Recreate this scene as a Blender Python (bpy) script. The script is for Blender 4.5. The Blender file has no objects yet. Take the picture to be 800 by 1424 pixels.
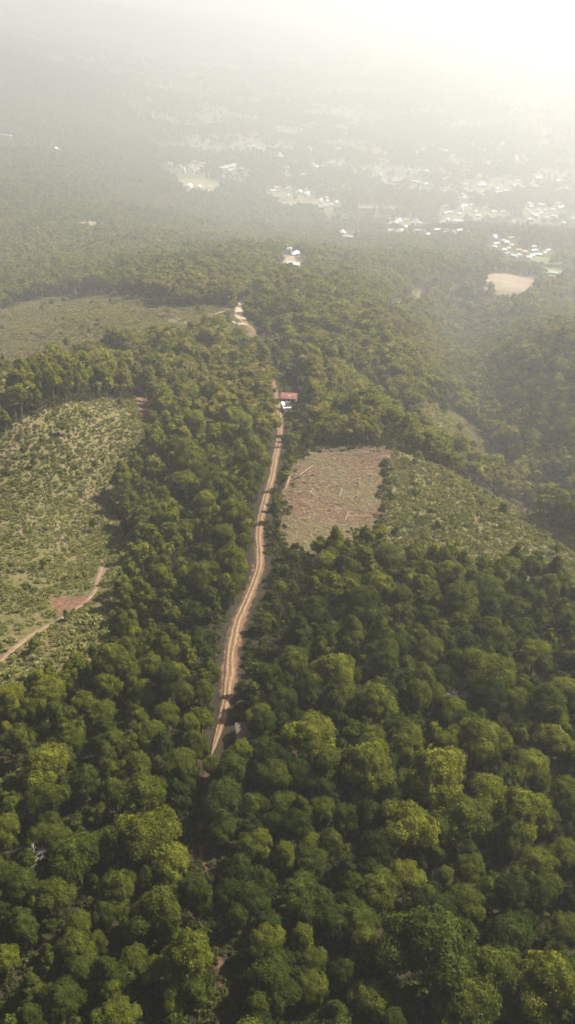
import bpy, math, random
import numpy as np
R = math.radians
rng = np.random.default_rng(7)
random.seed(7)
S = bpy.context.scene
COL = S.collection

# ------------------------------------------------------------------ camera, sky, sun, exposure
F_PX, W_PX, H_PX = 1250.0, 800.0, 1424.0
PITCH = R(32.4)
CAMZ = 120.0
cam_d = bpy.data.cameras.new('camera'); cam = bpy.data.objects.new('camera', cam_d); COL.objects.link(cam)
cam_d.sensor_fit = 'VERTICAL'; cam_d.sensor_height = 36.0; cam_d.lens = 36.0 * F_PX / H_PX
cam_d.clip_start = 0.5; cam_d.clip_end = 60000
cam.location = (0, 0, CAMZ); cam.rotation_euler = (R(90) - PITCH, 0, 0)
S.camera = cam

SUN_EL, SUN_AZ = R(48), R(68)      # azimuth clockwise from the viewing direction (+Y)
w = bpy.data.worlds.new('World'); S.world = w; w.use_nodes = True
nt = w.node_tree; bg = nt.nodes['Background']
sky = nt.nodes.new('ShaderNodeTexSky'); sky.sky_type = 'NISHITA'; sky.sun_disc = False
sky.sun_elevation = SUN_EL; sky.sun_rotation = SUN_AZ
sky.air_density = 1.0; sky.dust_density = 3.0; sky.ozone_density = 1.0
nt.links.new(sky.outputs[0], bg.inputs[0]); bg.inputs[1].default_value = 0.05
sd = bpy.data.lights.new('sun', 'SUN'); sd.energy = 5.0; sd.angle = R(0.5); sd.color = (1.0, 0.955, 0.87)
sun = bpy.data.objects.new('sun', sd); COL.objects.link(sun)
sun.rotation_euler = (R(90) - SUN_EL, 0, math.pi - SUN_AZ)
sun.location = (0, 0, 400)
S.view_settings.view_transform = 'Standard'; S.view_settings.look = 'None'
S.view_settings.exposure = 1.5; S.view_settings.gamma = 1.0
S.render.engine = 'CYCLES'
cy = S.cycles
cy.use_denoising = True
cy.max_bounces = 8; cy.diffuse_bounces = 2; cy.glossy_bounces = 1; cy.transmission_bounces = 2
cy.transparent_max_bounces = 4; cy.volume_bounces = 4
cy.caustics_reflective = False; cy.caustics_refractive = False
cy.sample_clamp_indirect = 4.0
HAZE_DENSITY = 0.00047
HAZE_G = 0.62

# ------------------------------------------------------------------ numbers: noise, terrain, pixels
def _hash(ix, iy, s):
    n = (ix.astype(np.int64) * 374761393 + iy.astype(np.int64) * 668265263 + s * 982451653) & 0x7fffffff
    n = ((n ^ (n >> 13)) * 1274126177) & 0x7fffffff
    n = n ^ (n >> 16)
    return (n & 0xffff) / 65535.0
def vnoise(x, y, s=0):
    ix, iy = np.floor(x), np.floor(y); fx, fy = x - ix, y - iy
    fx = fx*fx*(3-2*fx); fy = fy*fy*(3-2*fy)
    a, b = _hash(ix, iy, s), _hash(ix+1, iy, s); c, d = _hash(ix, iy+1, s), _hash(ix+1, iy+1, s)
    return (a*(1-fx)+b*fx)*(1-fy) + (c*(1-fx)+d*fx)*fy
def fbm(x, y, sc, s=0, o=4):
    r = 0; a = 1; t = 0
    for k in range(o):
        r = r + a*(vnoise(x/sc*2**k, y/sc*2**k, s+k)-0.5); t += a; a *= 0.5
    return r/t*2
PY = [-20000,-200,0,64,130,186,233,300,400,500,650,1000,1500,1900,2300,3000,20000]
PZ = [20,10,5,0,-8,-17,-25,-36,-52,-68,-95,-180,-305,-400,-440,-455,-465]
def seg_dist(x, y, pts):
    d = np.full(np.shape(x), 1e9)
    for (ax, ay), (bx, by) in zip(pts[:-1], pts[1:]):
        vx, vy = bx-ax, by-ay
        t = np.clip(((x-ax)*vx+(y-ay)*vy)/(vx*vx+vy*vy+1e-9), 0, 1)
        d = np.minimum(d, np.hypot(x-ax-t*vx, y-ay-t*vy))
    return d
def bump(x, y, cx, cy_, rx, ry, a):
    return a*np.exp(-((x-cx)/rx)**2-((y-cy_)/ry)**2)
def height(x, y):
    x = np.asarray(x, float); y = np.asarray(y, float)
    z = 0
    for k in (-0.12, -0.06, 0, 0.06, 0.12):
        z = z + np.interp(y + k*np.clip(np.abs(y), 60, 1500), PY, PZ)/5
    near = 1/(1+np.exp((y-900)/120.0))
    xr = np.interp(y, [0, 150, 300, 500, 900], [-15, -14, -4, -25, -60])
    dx = x-xr
    z = z - near*np.where(dx > 0, np.minimum(0.0017*dx*dx, 0.25*np.abs(dx)), np.minimum(0.0014*dx*dx, 0.17*np.abs(dx)))*np.clip(y/250, 0.2, 1)
    z = z + bump(x, y, -112, 305, 44, 52, 42) - bump(x, y, -52, 235, 24, 50, 9)
    z = z + bump(x, y, -150, 520, 90, 80, 14)
    z = z - 15*np.exp(-(seg_dist(x, y, [(40,400),(62,335),(82,280),(104,235),(150,180)])/15)**2)
    z = z - 38*np.exp(-(seg_dist(x, y, [(110,330),(116,450),(122,560),(155,760),(190,950)])/38)**2)
    z = z + bump(x, y, 215, 520, 70, 130, 36)
    z = z + bump(x, y, -1250, 3200, 800, 1300, 210) + bump(x, y, -560, 1800, 330, 600, 85)
    z = z + bump(x, y, -3300, 6200, 2200, 2600, 520)
    a = np.clip(np.hypot(x, y)/400, 0.25, 1)
    plain = np.clip((y-1750)/500, 0, 1)*np.clip((x+300)/300, 0, 1)
    z = z + a*(1-0.8*plain)*(9*fbm(x, y, 170, 3) + 3.4*fbm(x, y, 40, 11, 3)) + np.clip((y-600)/600, 0, 1)*(1-0.85*plain)*26*fbm(x, y, 420, 21)
    return z
cp, sp = math.cos(PITCH), math.sin(PITCH)
def project(x, y, z):
    dz = z-CAMZ; dep = y*cp-dz*sp
    dep = np.where(np.abs(dep) < 1e-3, 1e-3, dep)
    return W_PX/2+F_PX*x/dep, H_PX/2-F_PX*(y*sp+dz*cp)/dep, dep
def hit(px, py, lift=0.0):
    """where the ray through a point of the photograph meets the land (raised by lift)"""
    px = np.atleast_1d(np.asarray(px, float)); py = np.atleast_1d(np.asarray(py, float))
    a = (px-W_PX/2)/F_PX; b = -(py-H_PX/2)/F_PX
    dx, dy, dz = a, b*sp+cp, b*cp-sp
    lift = np.broadcast_to(np.asarray(lift, float), px.shape)
    ts = 30*1.02**np.arange(0, 300)
    below = (CAMZ+dz[:, None]*ts) < height(dx[:, None]*ts, dy[:, None]*ts)+lift[:, None]
    j = np.where(below.any(1), below.argmax(1), len(ts)-1); j = np.maximum(j, 1)
    lo, hi = ts[j-1], ts[j]
    for _ in range(12):
        m = (lo+hi)/2; below = (CAMZ+dz*m) < height(dx*m, dy*m)+lift
        hi = np.where(below, m, hi); lo = np.where(below, lo, m)
    X, Y = dx*hi, dy*hi
    return X, Y, height(X, Y)
def inpoly(px, py, poly):
    c = np.zeros(np.shape(px), bool); n = len(poly)
    for i in range(n):
        x1, y1 = poly[i]; x2, y2 = poly[(i+1) % n]
        k = ((y1 > py) != (y2 > py)) & (px < (x2-x1)*(py-y1)/((y2-y1) or 1e-9)+x1)
        c ^= k
    return c

# ------------------------------------------------------------------ helpers
def tag(o, label=None, cat=None, group=None, kind=None):
    if label: o['label'] = label
    if cat: o['category'] = cat
    if group: o['group'] = group
    if kind: o['kind'] = kind
    return o
def empty(name, loc, rz=0):
    o = bpy.data.objects.new(name, None); o.empty_display_size = 0.5
    COL.objects.link(o); o.location = loc; o.rotation_euler = (0, 0, rz); return o
def np_mesh(name, V, quads=None, tris=None, mat=None):
    me = bpy.data.meshes.new(name)
    V = np.asarray(V, np.float32)
    q = np.zeros((0, 4), np.int32) if quads is None else np.asarray(quads, np.int32)
    t = np.zeros((0, 3), np.int32) if tris is None else np.asarray(tris, np.int32)
    me.vertices.add(len(V)); me.vertices.foreach_set('co', V.ravel())
    nl = q.size+t.size
    me.loops.add(nl); me.loops.foreach_set('vertex_index', np.concatenate([q.ravel(), t.ravel()]))
    me.polygons.add(len(q)+len(t))
    st = np.concatenate([np.arange(len(q))*4, q.size+np.arange(len(t))*3]).astype(np.int32)
    me.polygons.foreach_set('loop_start', st)
    me.update(calc_edges=True)
    for m in (mat if isinstance(mat, (list, tuple)) else [mat]):
        if m: me.materials.append(m)
    return me
def link(name, me, parent=None):
    o = bpy.data.objects.new(name, me); COL.objects.link(o)
    if parent: o.parent = parent
    return o
def fattr(me, name, vals, dom='POINT'):
    a = me.attributes.new(name, 'FLOAT', dom); a.data.foreach_set('value', np.asarray(vals, np.float32))

# ------------------------------------------------------------------ materials
class NT:
    def __init__(s, name):
        s.m = bpy.data.materials.new(name); s.m.use_nodes = True; s.t = s.m.node_tree
        s.b = s.t.nodes['Principled BSDF']; s.b.inputs['Roughness'].default_value = 0.9
        s.b.inputs['Specular IOR Level'].default_value = 0.15
    def n(s, k, **kw):
        x = s.t.nodes.new(k)
        for a, v in kw.items(): setattr(x, a, v)
        return x
    def l(s, a, b): s.t.links.new(a, b)
    def pos(s):
        return s.n('ShaderNodeNewGeometry').outputs['Position']
    def noise(s, sc, det=4, vec=None, rough=0.6):
        x = s.n('ShaderNodeTexNoise'); x.inputs['Scale'].default_value = sc; x.inputs['Detail'].default_value = det
        x.inputs['Roughness'].default_value = rough
        s.l(vec or s.pos(), x.inputs['Vector']); return x.outputs['Fac']
    def ramp(s, fac, stops):
        x = s.n('ShaderNodeValToRGB'); e = x.color_ramp.elements
        while len(e) > 1: e.remove(e[-1])
        e[0].position = stops[0][0]; e[0].color = (*stops[0][1], 1)
        for p, c in stops[1:]:
            k = e.new(p); k.color = (*c, 1)
        s.l(fac, x.inputs[0]); return x.outputs[0]
    def step(s, fac, a, b):
        x = s.n('ShaderNodeMapRange'); x.inputs[1].default_value = a; x.inputs[2].default_value = b
        s.l(fac, x.inputs[0]); return x.outputs[0]
    def mix(s, f, a, b):
        x = s.n('ShaderNodeMix', data_type='RGBA')
        if isinstance(f, float): x.inputs[0].default_value = f
        else: s.l(f, x.inputs[0])
        for v, i in ((a, 6), (b, 7)):
            if isinstance(v, tuple): x.inputs[i].default_value = (*v, 1)
            else: s.l(v, x.inputs[i])
        return x.outputs[2]
    def math(s, op, a, b):
        x = s.n('ShaderNodeMath', operation=op)
        for v, i in ((a, 0), (b, 1)):
            if isinstance(v, (int, float)): x.inputs[i].default_value = v
            else: s.l(v, x.inputs[i])
        return x.outputs[0]
    def attr(s, name, typ='GEOMETRY'):
        return s.n('ShaderNodeAttribute', attribute_name=name, attribute_type=typ).outputs['Fac']
    def col(s, c):
        if isinstance(c, tuple): s.b.inputs['Base Color'].default_value = (*c, 1)
        else: s.l(c, s.b.inputs['Base Color'])
        return s
    def bump(s, h, strength=0.6, dist=0.3):
        x = s.n('ShaderNodeBump'); x.inputs['Strength'].default_value = strength; x.inputs['Distance'].default_value = dist
        s.l(h, x.inputs['Height']); s.l(x.outputs[0], s.b.inputs['Normal']); return s

def foliage(name, source, stops, trans=0.33):
    """leaf material: hue from a per-tree number, lightness from a per-clump number, part of the light passes through"""
    k = NT(name)
    k.m.cycles.emission_sampling = 'NONE'
    if source == 'object':
        sep = k.n('ShaderNodeSeparateColor'); k.l(k.n('ShaderNodeObjectInfo').outputs['Color'], sep.inputs[0]); f = sep.outputs[0]
    else:
        f = k.attr('tint', 'INSTANCER')
    c = k.ramp(f, stops)
    v = k.attr('clump')
    m = k.n('ShaderNodeVectorMath', operation='SCALE'); k.l(c, m.inputs[0]); k.l(v, m.inputs['Scale'])
    df = k.n('ShaderNodeBsdfDiffuse'); tr = k.n('ShaderNodeBsdfTranslucent'); mx = k.n('ShaderNodeMixShader')
    k.l(m.outputs[0], df.inputs[0])
    tcol = k.n('ShaderNodeVectorMath', operation='MULTIPLY'); k.l(m.outputs[0], tcol.inputs[0]); tcol.inputs[1].default_value = (1.25, 1.25, 0.5)
    k.l(tcol.outputs[0], tr.inputs[0]); mx.inputs[0].default_value = trans
    k.l(df.outputs[0], mx.inputs[1]); k.l(tr.outputs[0], mx.inputs[2])
    k.l(mx.outputs[0], k.t.nodes['Material Output'].inputs['Surface'])
    return k.m
# per-tree hue, low end darkened to paint in foreground shade: 0 deep green, .35 green, .6 yellow green, .8 olive, 1 dry olive brown
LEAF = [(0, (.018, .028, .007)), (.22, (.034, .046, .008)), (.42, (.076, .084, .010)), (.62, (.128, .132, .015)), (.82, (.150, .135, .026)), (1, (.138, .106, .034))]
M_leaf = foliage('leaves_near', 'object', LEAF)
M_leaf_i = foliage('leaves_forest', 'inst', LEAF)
M_shrub = foliage('shrub_leaves', 'inst', [(0, (.026, .031, .008)), (.25, (.09, .092, .024)), (.45, (.125, .125, .032)), (.75, (.180, .165, .060)), (1, (.23, .19, .09))], 0.3)  # darkest stop is for undergrowth in the wood, with gap shade painted in
k = NT('bark'); M_bark = k.col(k.ramp(k.noise(3.0), [(.3, (.045, .032, .022)), (.7, (.12, .095, .07))])).m
k = NT('dead_wood'); M_dead = k.col(k.ramp(k.noise(2.0), [(.3, (.20, .18, .15)), (.7, (.38, .35, .31))])).m

# the land
k = NT('land')
grass_m, bare_m, plain_m = k.attr('grass'), k.attr('bare'), k.attr('plain')
floor_c = k.ramp(k.noise(.35, 6), [(.30, (.014, .012, .006)), (.5, (.022, .017, .008)), (.72, (.034, .023, .012))])
n1 = k.noise(.09, 5); n2 = k.noise(1.1, 7, rough=.75)
gr = k.ramp(n2, [(.28, (.030, .030, .009)), (.46, (.072, .065, .020)), (.58, (.105, .088, .034)), (.72, (.145, .115, .055))])
gr = k.mix(k.step(n1, .52, .70), gr, (.14, .095, .06))
soil = k.ramp(k.noise(.6, 6), [(.3, (.07, .036, .02)), (.55, (.12, .064, .036)), (.75, (.19, .115, .07))])
vor = k.n('ShaderNodeTexVoronoi'); vor.inputs['Scale'].default_value = .009; k.l(k.pos(), vor.inputs['Vector'])
sepv = k.n('ShaderNodeSeparateColor'); k.l(vor.outputs['Color'], sepv.inputs[0])
fieldc = k.ramp(sepv.outputs[0], [(0, (.06, .07, .025)), (.35, (.09, .095, .035)), (.6, (.13, .12, .06)), (.85, (.20, .165, .10)), (1, (.07, .085, .03))])
fieldc = k.mix(k.step(k.noise(.05, 4), .4, .7), fieldc, (.09, .10, .04))
def edge(mask, sc=.5, wid=.12):
    s_ = k.math('ADD', mask, k.math('MULTIPLY', k.math('SUBTRACT', k.noise(sc, 5), .5), 1.1))
    return k.step(s_, .5-wid, .5+wid)
c = k.mix(edge(grass_m), floor_c, gr)
c = k.mix(plain_m, c, fieldc)
c = k.mix(edge(bare_m, .45), c, soil)
k.col(c).bump(k.noise(.9, 6), .8, .5); M_land = k.m

k = NT('dirt_road'); u = k.n('ShaderNodeAttribute', attribute_name='across', attribute_type='GEOMETRY').outputs['Fac']
pale = k.ramp(k.noise(.8, 5), [(.3, (.13, .080, .045)), (.7, (.25, .165, .10))])
red = k.ramp(k.noise(.5, 6), [(.3, (.06, .038, .018)), (.7, (.125, .075, .038))])
wob = k.math('MULTIPLY', k.math('SUBTRACT', k.noise(.18, 4), .5), .75)
uu = k.math('ABSOLUTE', k.math('ADD', u, wob), 0)     # 0 centre .. 1 edge
d = k.math('ABSOLUTE', k.math('SUBTRACT', uu, .42), 0)
k.col(k.mix(k.step(k.math('ADD', d, k.math('MULTIPLY', k.math('SUBTRACT', k.noise(1.5, 4), .5), .3)), .26, .08), red, pale)).bump(k.noise(2.0, 5), .5, .2); M_road = k.m
k = NT('pale_track'); k.col(k.ramp(k.noise(.5, 5), [(.3, (.24, .18, .12)), (.7, (.35, .27, .19))])); M_pale = k.m
k = NT('footpath'); k.col(k.ramp(k.noise(.7, 5), [(.3, (.11, .07, .04)), (.7, (.21, .14, .085))])); M_path = k.m
k = NT('cleared_soil')
c1 = k.ramp(k.noise(.7, 7, rough=.7), [(.36, (.020, .012, .006)), (.46, (.060, .034, .016)), (.54, (.100, .060, .028)), (.66, (.18, .122, .064))])
c2 = k.mix(k.math('MULTIPLY', k.step(k.noise(.05, 4), .42, .64), .8), c1, (.075, .072, .026))
k.col(c2).bump(k.noise(1.2, 6), .9, .5); M_plot = k.m
def fieldmat(name, a, b):
    q = NT(name); q.col(q.ramp(q.noise(.06, 6), [(.35, a), (.65, b)])); return q.m
M_ftan = fieldmat('field_tan', (.16, .12, .08), (.23, .18, .125))
M_fgreen = fieldmat('field_green', (.08, .11, .04), (.12, .14, .055))
M_fyel = fieldmat('field_straw', (.15, .13, .065), (.21, .18, .09))
def plain(name, c, n=.15):
    q = NT(name); a = tuple(v*(1-n) for v in c); b = tuple(min(1, v*(1+n)) for v in c)
    q.col(q.ramp(q.noise(1.2, 4), [(.35, a), (.65, b)])); return q.m
M_log = plain('weathered_log', (.24, .20, .15), .3)
M_white = plain('white_wall', (.56, .545, .51)); M_cream = plain('cream_wall', (.58, .52, .42)); M_grey = plain('grey_block', (.36, .35, .33))
M_tin = plain('tin_roof', (.46, .465, .47), .25); M_rroof = plain('red_roof', (.22, .09, .07), .3); M_croof = plain('clay_roof', (.40, .24, .17), .2)
M_blue = plain('blue_sheet', (.30, .36, .42)); M_dark = plain('dark_opening', (.03, .03, .035)); M_fascia = plain('red_fascia', (.22, .04, .03))
M_rock = plain('pale_debris', (.18, .125, .08), .5)

# ------------------------------------------------------------------ layout traced from the photograph, laid on the land
CLEAR = dict(
 a=[(-90,665),(-10,612),(30,582),(80,564),(150,554),(190,556),(215,570),(232,604),(205,622),(172,650),(165,700),(170,740),(205,762),(190,800),(172,830),(172,880),(110,935),(60,955),(0,985),(-90,1010)],
 b=[(-90,452),(0,432),(60,414),(140,405),(190,415),(250,426),(318,424),(326,436),(352,450),(358,484),(345,490),(300,478),(250,482),(190,484),(120,500),(80,522),(40,548),(0,575),(-90,640)],
 c=[(545,604),(560,622),(610,648),(690,690),(760,728),(870,775),(870,870),(760,822),(690,800),(610,782),(530,785),(520,745),(534,735),(540,640)],
 d=[(590,556),(640,580),(700,632),(730,668),(690,672),(628,634),(580,592)],
 e=[(520,446),(520,436),(560,420),(600,400),(612,404),(575,432)],
)
PLOT = [(428,624),(470,620),(540,622),(541,650),(536,700),(533,742),(520,764),(455,770),(390,766),(386,716),(398,680),(410,642)]
FIELDS = [('tan ploughed', [(676,384),(700,380),(746,388),(746,404),(726,424),(688,426),(680,402)], M_ftan, 'large bare tan field at right below the hazy town'),
 ('green', [(756,372),(800,376),(830,384),(800,386),(750,382)], M_fgreen, 'green meadow strip beside the town at the right edge'),
 ('green2', [(735,356),(775,360),(790,368),(750,368),(728,362)], M_fgreen, ''),
 ('straw', [(244,250),(276,248),(308,256),(306,266),(270,268),(250,262)], M_fyel, ''),
 ('straw2', [(98,312),(140,310),(152,314),(138,321),(104,322)], M_fyel, ''),
 ('tan2', [(492,286),(552,288),(560,296),(500,296)], M_fyel, ''),
 ('tan3', [(308,300),(340,291),(362,291),(350,297),(318,304)], M_ftan, ''),
 ('tan4', [(384,282),(440,278),(476,284),(440,290),(392,291)], M_ftan, ''),
 ('tan5', [(640,372),(668,366),(676,374),(650,380)], M_fyel, ''),
 ('tan6', [(395,356),(410,357),(411,366),(401,370),(394,363)], M_ftan, ''),
 ('tan7', [(520,300),(548,304),(540,312),(512,308)], M_fgreen, ''),
 ('tan8', [(780,390),(840,394),(840,404),(790,400)], M_ftan, '')]
ROAD = [(292,1058),(296,1044),(300,1030),(309,1000),(316,965),(320,930),(323,900),(331,865),(349,822),(360,790),(361,765),(360,742),(366,705),(379,662),(388,615),(389,585),(386,560),(382,540),(375,512),(363,482),(351,458),(338,446),(331,436),(333,422)]
TRAIL = [(292,1058),(284,1085),(277,1120),(280,1180),(292,1250),(304,1330),(312,1424),(316,1500)]
ROAD_W = [.5,1.2,2.0,3.2,4.4,4.6,4.4,4.4,4.2,4.2,4.2,4.2,4.4,4.4,4.6,5.0,4.0,3.4,3.0,3.4,5.5,11,11,7]
def path_world(pts, step=2.0, extra=None):
    P = np.array(pts, float)
    X, Y, _ = hit(P[:, 0], P[:, 1])
    # smooth: Catmull-Rom
    out = []; ex = []
    n = len(X)
    for i in range(n-1):
        p = [np.array([X[j], Y[j]]) for j in (max(i-1, 0), i, i+1, min(i+2, n-1))]
        m = max(2, int(np.hypot(*(p[2]-p[1]))/step))
        for q in range(m):
            t = q/m
            out.append(.5*((2*p[1])+(-p[0]+p[2])*t+(2*p[0]-5*p[1]+4*p[2]-p[3])*t*t+(-p[0]+3*p[1]-3*p[2]+p[3])*t**3))
            if extra is not None: ex.append(extra[i]*(1-t)+extra[i+1]*t)
    out.append(np.array([X[-1], Y[-1]]))
    if extra is not None: ex.append(extra[-1])
    return np.array(out), np.array(ex)
road_xy, road_w = path_world(ROAD, 2.0, ROAD_W); road_w = road_w*.56
trail_xy, _ = path_world(TRAIL, 2.0)
side_xy, _ = path_world([(345,452),(326,449),(308,451),(296,456)], 2.0)
paths_px = [[(-10,935),(8,912),(30,893),(52,878),(80,864),(100,850),(120,836),(131,822),(135,808),(142,790)],
            [(405,700),(396,690),(402,665),(412,640)], [(524,662),(531,640),(538,628)],
            [(-5,580),(22,556),(46,534)], [(250,452),(285,440),(318,430)], [(790,520),(797,470),(803,452)],
            [(520,442),(548,430),(575,420)]]
paths_xy = [path_world(p, 2.0)[0] for p in paths_px]
def near_line(x, y, L, k=4):
    return seg_dist(x, y, [tuple(p) for p in L[::k]]+[tuple(L[-1])])

def rdist_ok(x, y):
    return (x > np.interp(y, [200, 400, 700, 1700], [40, -10, -120, -500]))
def masks(x, y):
    """what covers the land at a world position: clearing grass, bare soil, farmed plain"""
    z = height(x, y)
    px, py, dep = project(x, y, z)
    jx = 5*fbm(x, y, 14, 51, 3); jy = 4*fbm(x, y, 14, 61, 3)
    g = np.zeros(x.shape); qx, qy = px+jx, py+jy
    front = dep > 10
    for p in CLEAR.values(): g[inpoly(qx, qy, p) & front] = 1
    thin = (fbm(x, y, 75, 131, 4) > .10) & (y > 300) & (y < 1700) & (rdist_ok(x, y))
    g = np.where(thin & (g < .5), .49, g)
    b = np.zeros(x.shape)
    for p in ([(62,824),(95,832),(128,828),(132,834),(105,850),(80,854)], [(188,548),(205,554),(220,582),(216,594),(202,586),(191,570)], [(394,356),(412,357),(412,367),(400,370)]):
        b[inpoly(px+jx*.4, py+jy*.4, p) & front] = 1
    b[inpoly(qx, qy, PLOT) & front] = .8
    rd = np.full(x.shape, 1e9); m = (y > 60) & (y < 800) & (np.abs(x) < 200)
    rd[m] = near_line(x[m], y[m], road_xy)
    b = np.maximum(b, np.clip(1.0-(rd+np.interp(y, [road_xy[0, 1], road_xy[0, 1]+22], [4.5, 0]))/np.interp(y, [150, 210], [3.0, 2.2]), 0, 1))
    td = np.full(x.shape, 1e9); m2 = (y > 20) & (y < 160) & (np.abs(x) < 80); td[m2] = near_line(x[m2], y[m2], trail_xy)
    b = np.maximum(b, np.clip(.5-td/4.0, 0, 1))
    pl = np.clip((y-1700-100*fbm(x, y, 300, 71))/200, 0, 1)*np.clip((x+np.interp(y, [1700, 2600, 3600, 6000], [120, 420, 1100, 3200])+420*fbm(x, y, 700, 73))/200, 0, 1)
    return g, b, pl, rd, td

# ------------------------------------------------------------------ ground: one sheet to the horizon
ang = np.concatenate([np.linspace(-180, -34, 60)[:-1], np.linspace(-34, 34, 330), np.linspace(34, 180, 60)[1:]])
ang = ang*np.pi/180
rad = np.concatenate([[3, 15, 30], 40*1.0092**np.arange(0, 620)]); rad = rad[rad < 12500]
rad = np.append(rad, [14000, 17000, 20500])
RR, AA = np.meshgrid(rad, ang, indexing='ij')
X = RR*np.sin(AA); Y = RR*np.cos(AA)
Z = height(X, Y)
g_, b_, p_, _, _ = masks(X.ravel(), Y.ravel())
nr, na = X.shape
V = np.stack([X, Y, Z], -1).reshape(-1, 3)
I = np.arange(nr*na).reshape(nr, na)
na1 = na-1
Q = np.stack([I[:-1, :-1], I[:-1, 1:], I[1:, 1:], I[1:, :-1]], -1).reshape(-1, 4)[:, ::-1]
V = np.vstack([V, [[0, 0, float(height(0., 0.))]]])
T = np.stack([np.full(na1, nr*na), I[0, 1:], I[0, :-1]], -1)[:, ::-1]
me = np_mesh('ground', V, Q, T, M_land)
for nm_, arr in (('grass', g_), ('bare', b_), ('plain', p_)): fattr(me, nm_, np.append(arr, 0))
me.polygons.foreach_set('use_smooth', np.ones(len(me.polygons), bool))
tag(link('ground', me), kind='structure')

def ribbon(name, xy, width, mat, lift=.22, ruts=True, kind='structure', jitter=.22, fade=True):
    n = len(xy); width = np.broadcast_to(width, (n,)).astype(float).copy()
    if fade:
        m = max(1, min(4, n//4)); width[:m] *= np.linspace(.4, 1, m); width[-m:] *= np.linspace(1, .4, m)
    T_ = np.gradient(xy, axis=0); T_ /= np.linalg.norm(T_, axis=1)[:, None]+1e-9
    N_ = np.stack([-T_[:, 1], T_[:, 0]], -1)
    us = np.array([-1, -.75, -.42, -.15, 0, .15, .42, .75, 1.]); sh = np.array([-.30, 0, -.08, .02, .04, .02, -.08, 0, -.30]) if ruts else np.array([-.3]+[0]*7+[-.3])
    V = []; A = []
    for i in range(n):
        l = width[i]/2*(1+jitter*(fbm(xy[i, 0]*1.0, xy[i, 1]*1.0, 6, 91)+.3*rng.normal()))
        r = width[i]/2*(1+jitter*(fbm(xy[i, 0]*1.0, xy[i, 1]*1.0, 6, 95)+.3*rng.normal()))
        for u, s_ in zip(us, sh):
            p = xy[i]+N_[i]*(u*(l if u > 0 else r)); V.append((p[0], p[1], s_)); A.append(u)
    V = np.array(V); V[:, 2] += height(V[:, 0], V[:, 1])+lift
    I = np.arange(n*9).reshape(n, 9)
    Q = np.stack([I[:-1, :-1], I[:-1, 1:], I[1:, 1:], I[1:, :-1]], -1).reshape(-1, 4)[:, ::-1]
    me = np_mesh(name, V, Q, None, mat); fattr(me, 'across', A)
    me.polygons.foreach_set('use_smooth', np.ones(len(me.polygons), bool))
    return tag(link(name, me), kind=kind)
ribbon('dirt_road', road_xy, road_w, M_road, .28)
k0 = len(road_xy)-26
ribbon('pale_road_surface', road_xy[k0:], road_w[k0:]*.9, M_pale, .42, jitter=.4)
ribbon('side_road', side_xy, 7, M_pale, .36, jitter=.5)
for p, w_ in zip(paths_xy, [1.3, .8, .9, 1.6, 2.0, 2.0, 4.0]): ribbon('footpath', p, w_, M_path, .2, ruts=False, jitter=.5)

def sheet(name, poly, mat, lift, jit=3.0, step=2.0, kind='structure'):
    P = np.array(poly, float); X, Y, _ = hit(P[:, 0], P[:, 1])
    # outline in world space, filled with a fine grid of cells whose centres fall inside
    x0, x1, y0, y1 = X.min(), X.max(), Y.min(), Y.max()
    nx, ny = int((x1-x0)/step)+2, int((y1-y0)/step)+2
    gx, gy = np.meshgrid(x0+step*np.arange(nx), y0+step*np.arange(ny), indexing='ij')
    cx, cy2 = gx+step/2, gy+step/2
    ins = inpoly(cx+jit*fbm(cx, cy2, 12, 31, 3), cy2+jit*fbm(cx, cy2, 12, 35, 3), list(zip(X, Y)))[:-1, :-1]
    I = np.arange(nx*ny).reshape(nx, ny)
    Q = np.stack([I[:-1, :-1], I[1:, :-1], I[1:, 1:], I[:-1, 1:]], -1)[ins]
    used = np.unique(Q); mp = np.zeros(nx*ny, int); mp[used] = np.arange(len(used))
    jx = gx.ravel()+.35*step*rng.uniform(-1, 1, nx*ny); jy = gy.ravel()+.35*step*rng.uniform(-1, 1, nx*ny)
    V = np.stack([jx, jy, height(jx, jy)+lift], -1)[used]
    return tag(link(name, np_mesh(name, V, mp[Q], None, mat)), kind=kind)
sheet('cleared_plot', PLOT, M_plot, .25, 5.0, .8)
for _, poly, m_, _l in FIELDS: sheet('field', poly, m_, 1.2, 10., 6.0)

# ------------------------------------------------------------------ plant meshes
def ico(sub):
    t = (1+5**.5)/2
    v = [(-1,t,0),(1,t,0),(-1,-t,0),(1,-t,0),(0,-1,t),(0,1,t),(0,-1,-t),(0,1,-t),(t,0,-1),(t,0,1),(-t,0,-1),(-t,0,1)]
    f = [(0,11,5),(0,5,1),(0,1,7),(0,7,10),(0,10,11),(1,5,9),(5,11,4),(11,10,2),(10,7,6),(7,1,8),(3,9,4),(3,4,2),(3,2,6),(3,6,8),(3,8,9),(4,9,5),(2,4,11),(6,2,10),(8,6,7),(9,8,1)]
    v = [np.array(p)/np.linalg.norm(p) for p in v]
    for _ in range(sub):
        c = {}; nf = []
        def mid(a, b):
            q = (min(a, b), max(a, b))
            if q not in c:
                m = v[a]+v[b]; v.append(m/np.linalg.norm(m)); c[q] = len(v)-1
            return c[q]
        for a, b, d in f:
            x, y, z = mid(a, b), mid(b, d), mid(d, a); nf += [(a,x,z),(b,y,x),(d,z,y),(x,y,z)]
        f = nf
    return np.array(v), np.array(f)
ICO1 = ico(1); ICO2 = ico(2)
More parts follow.
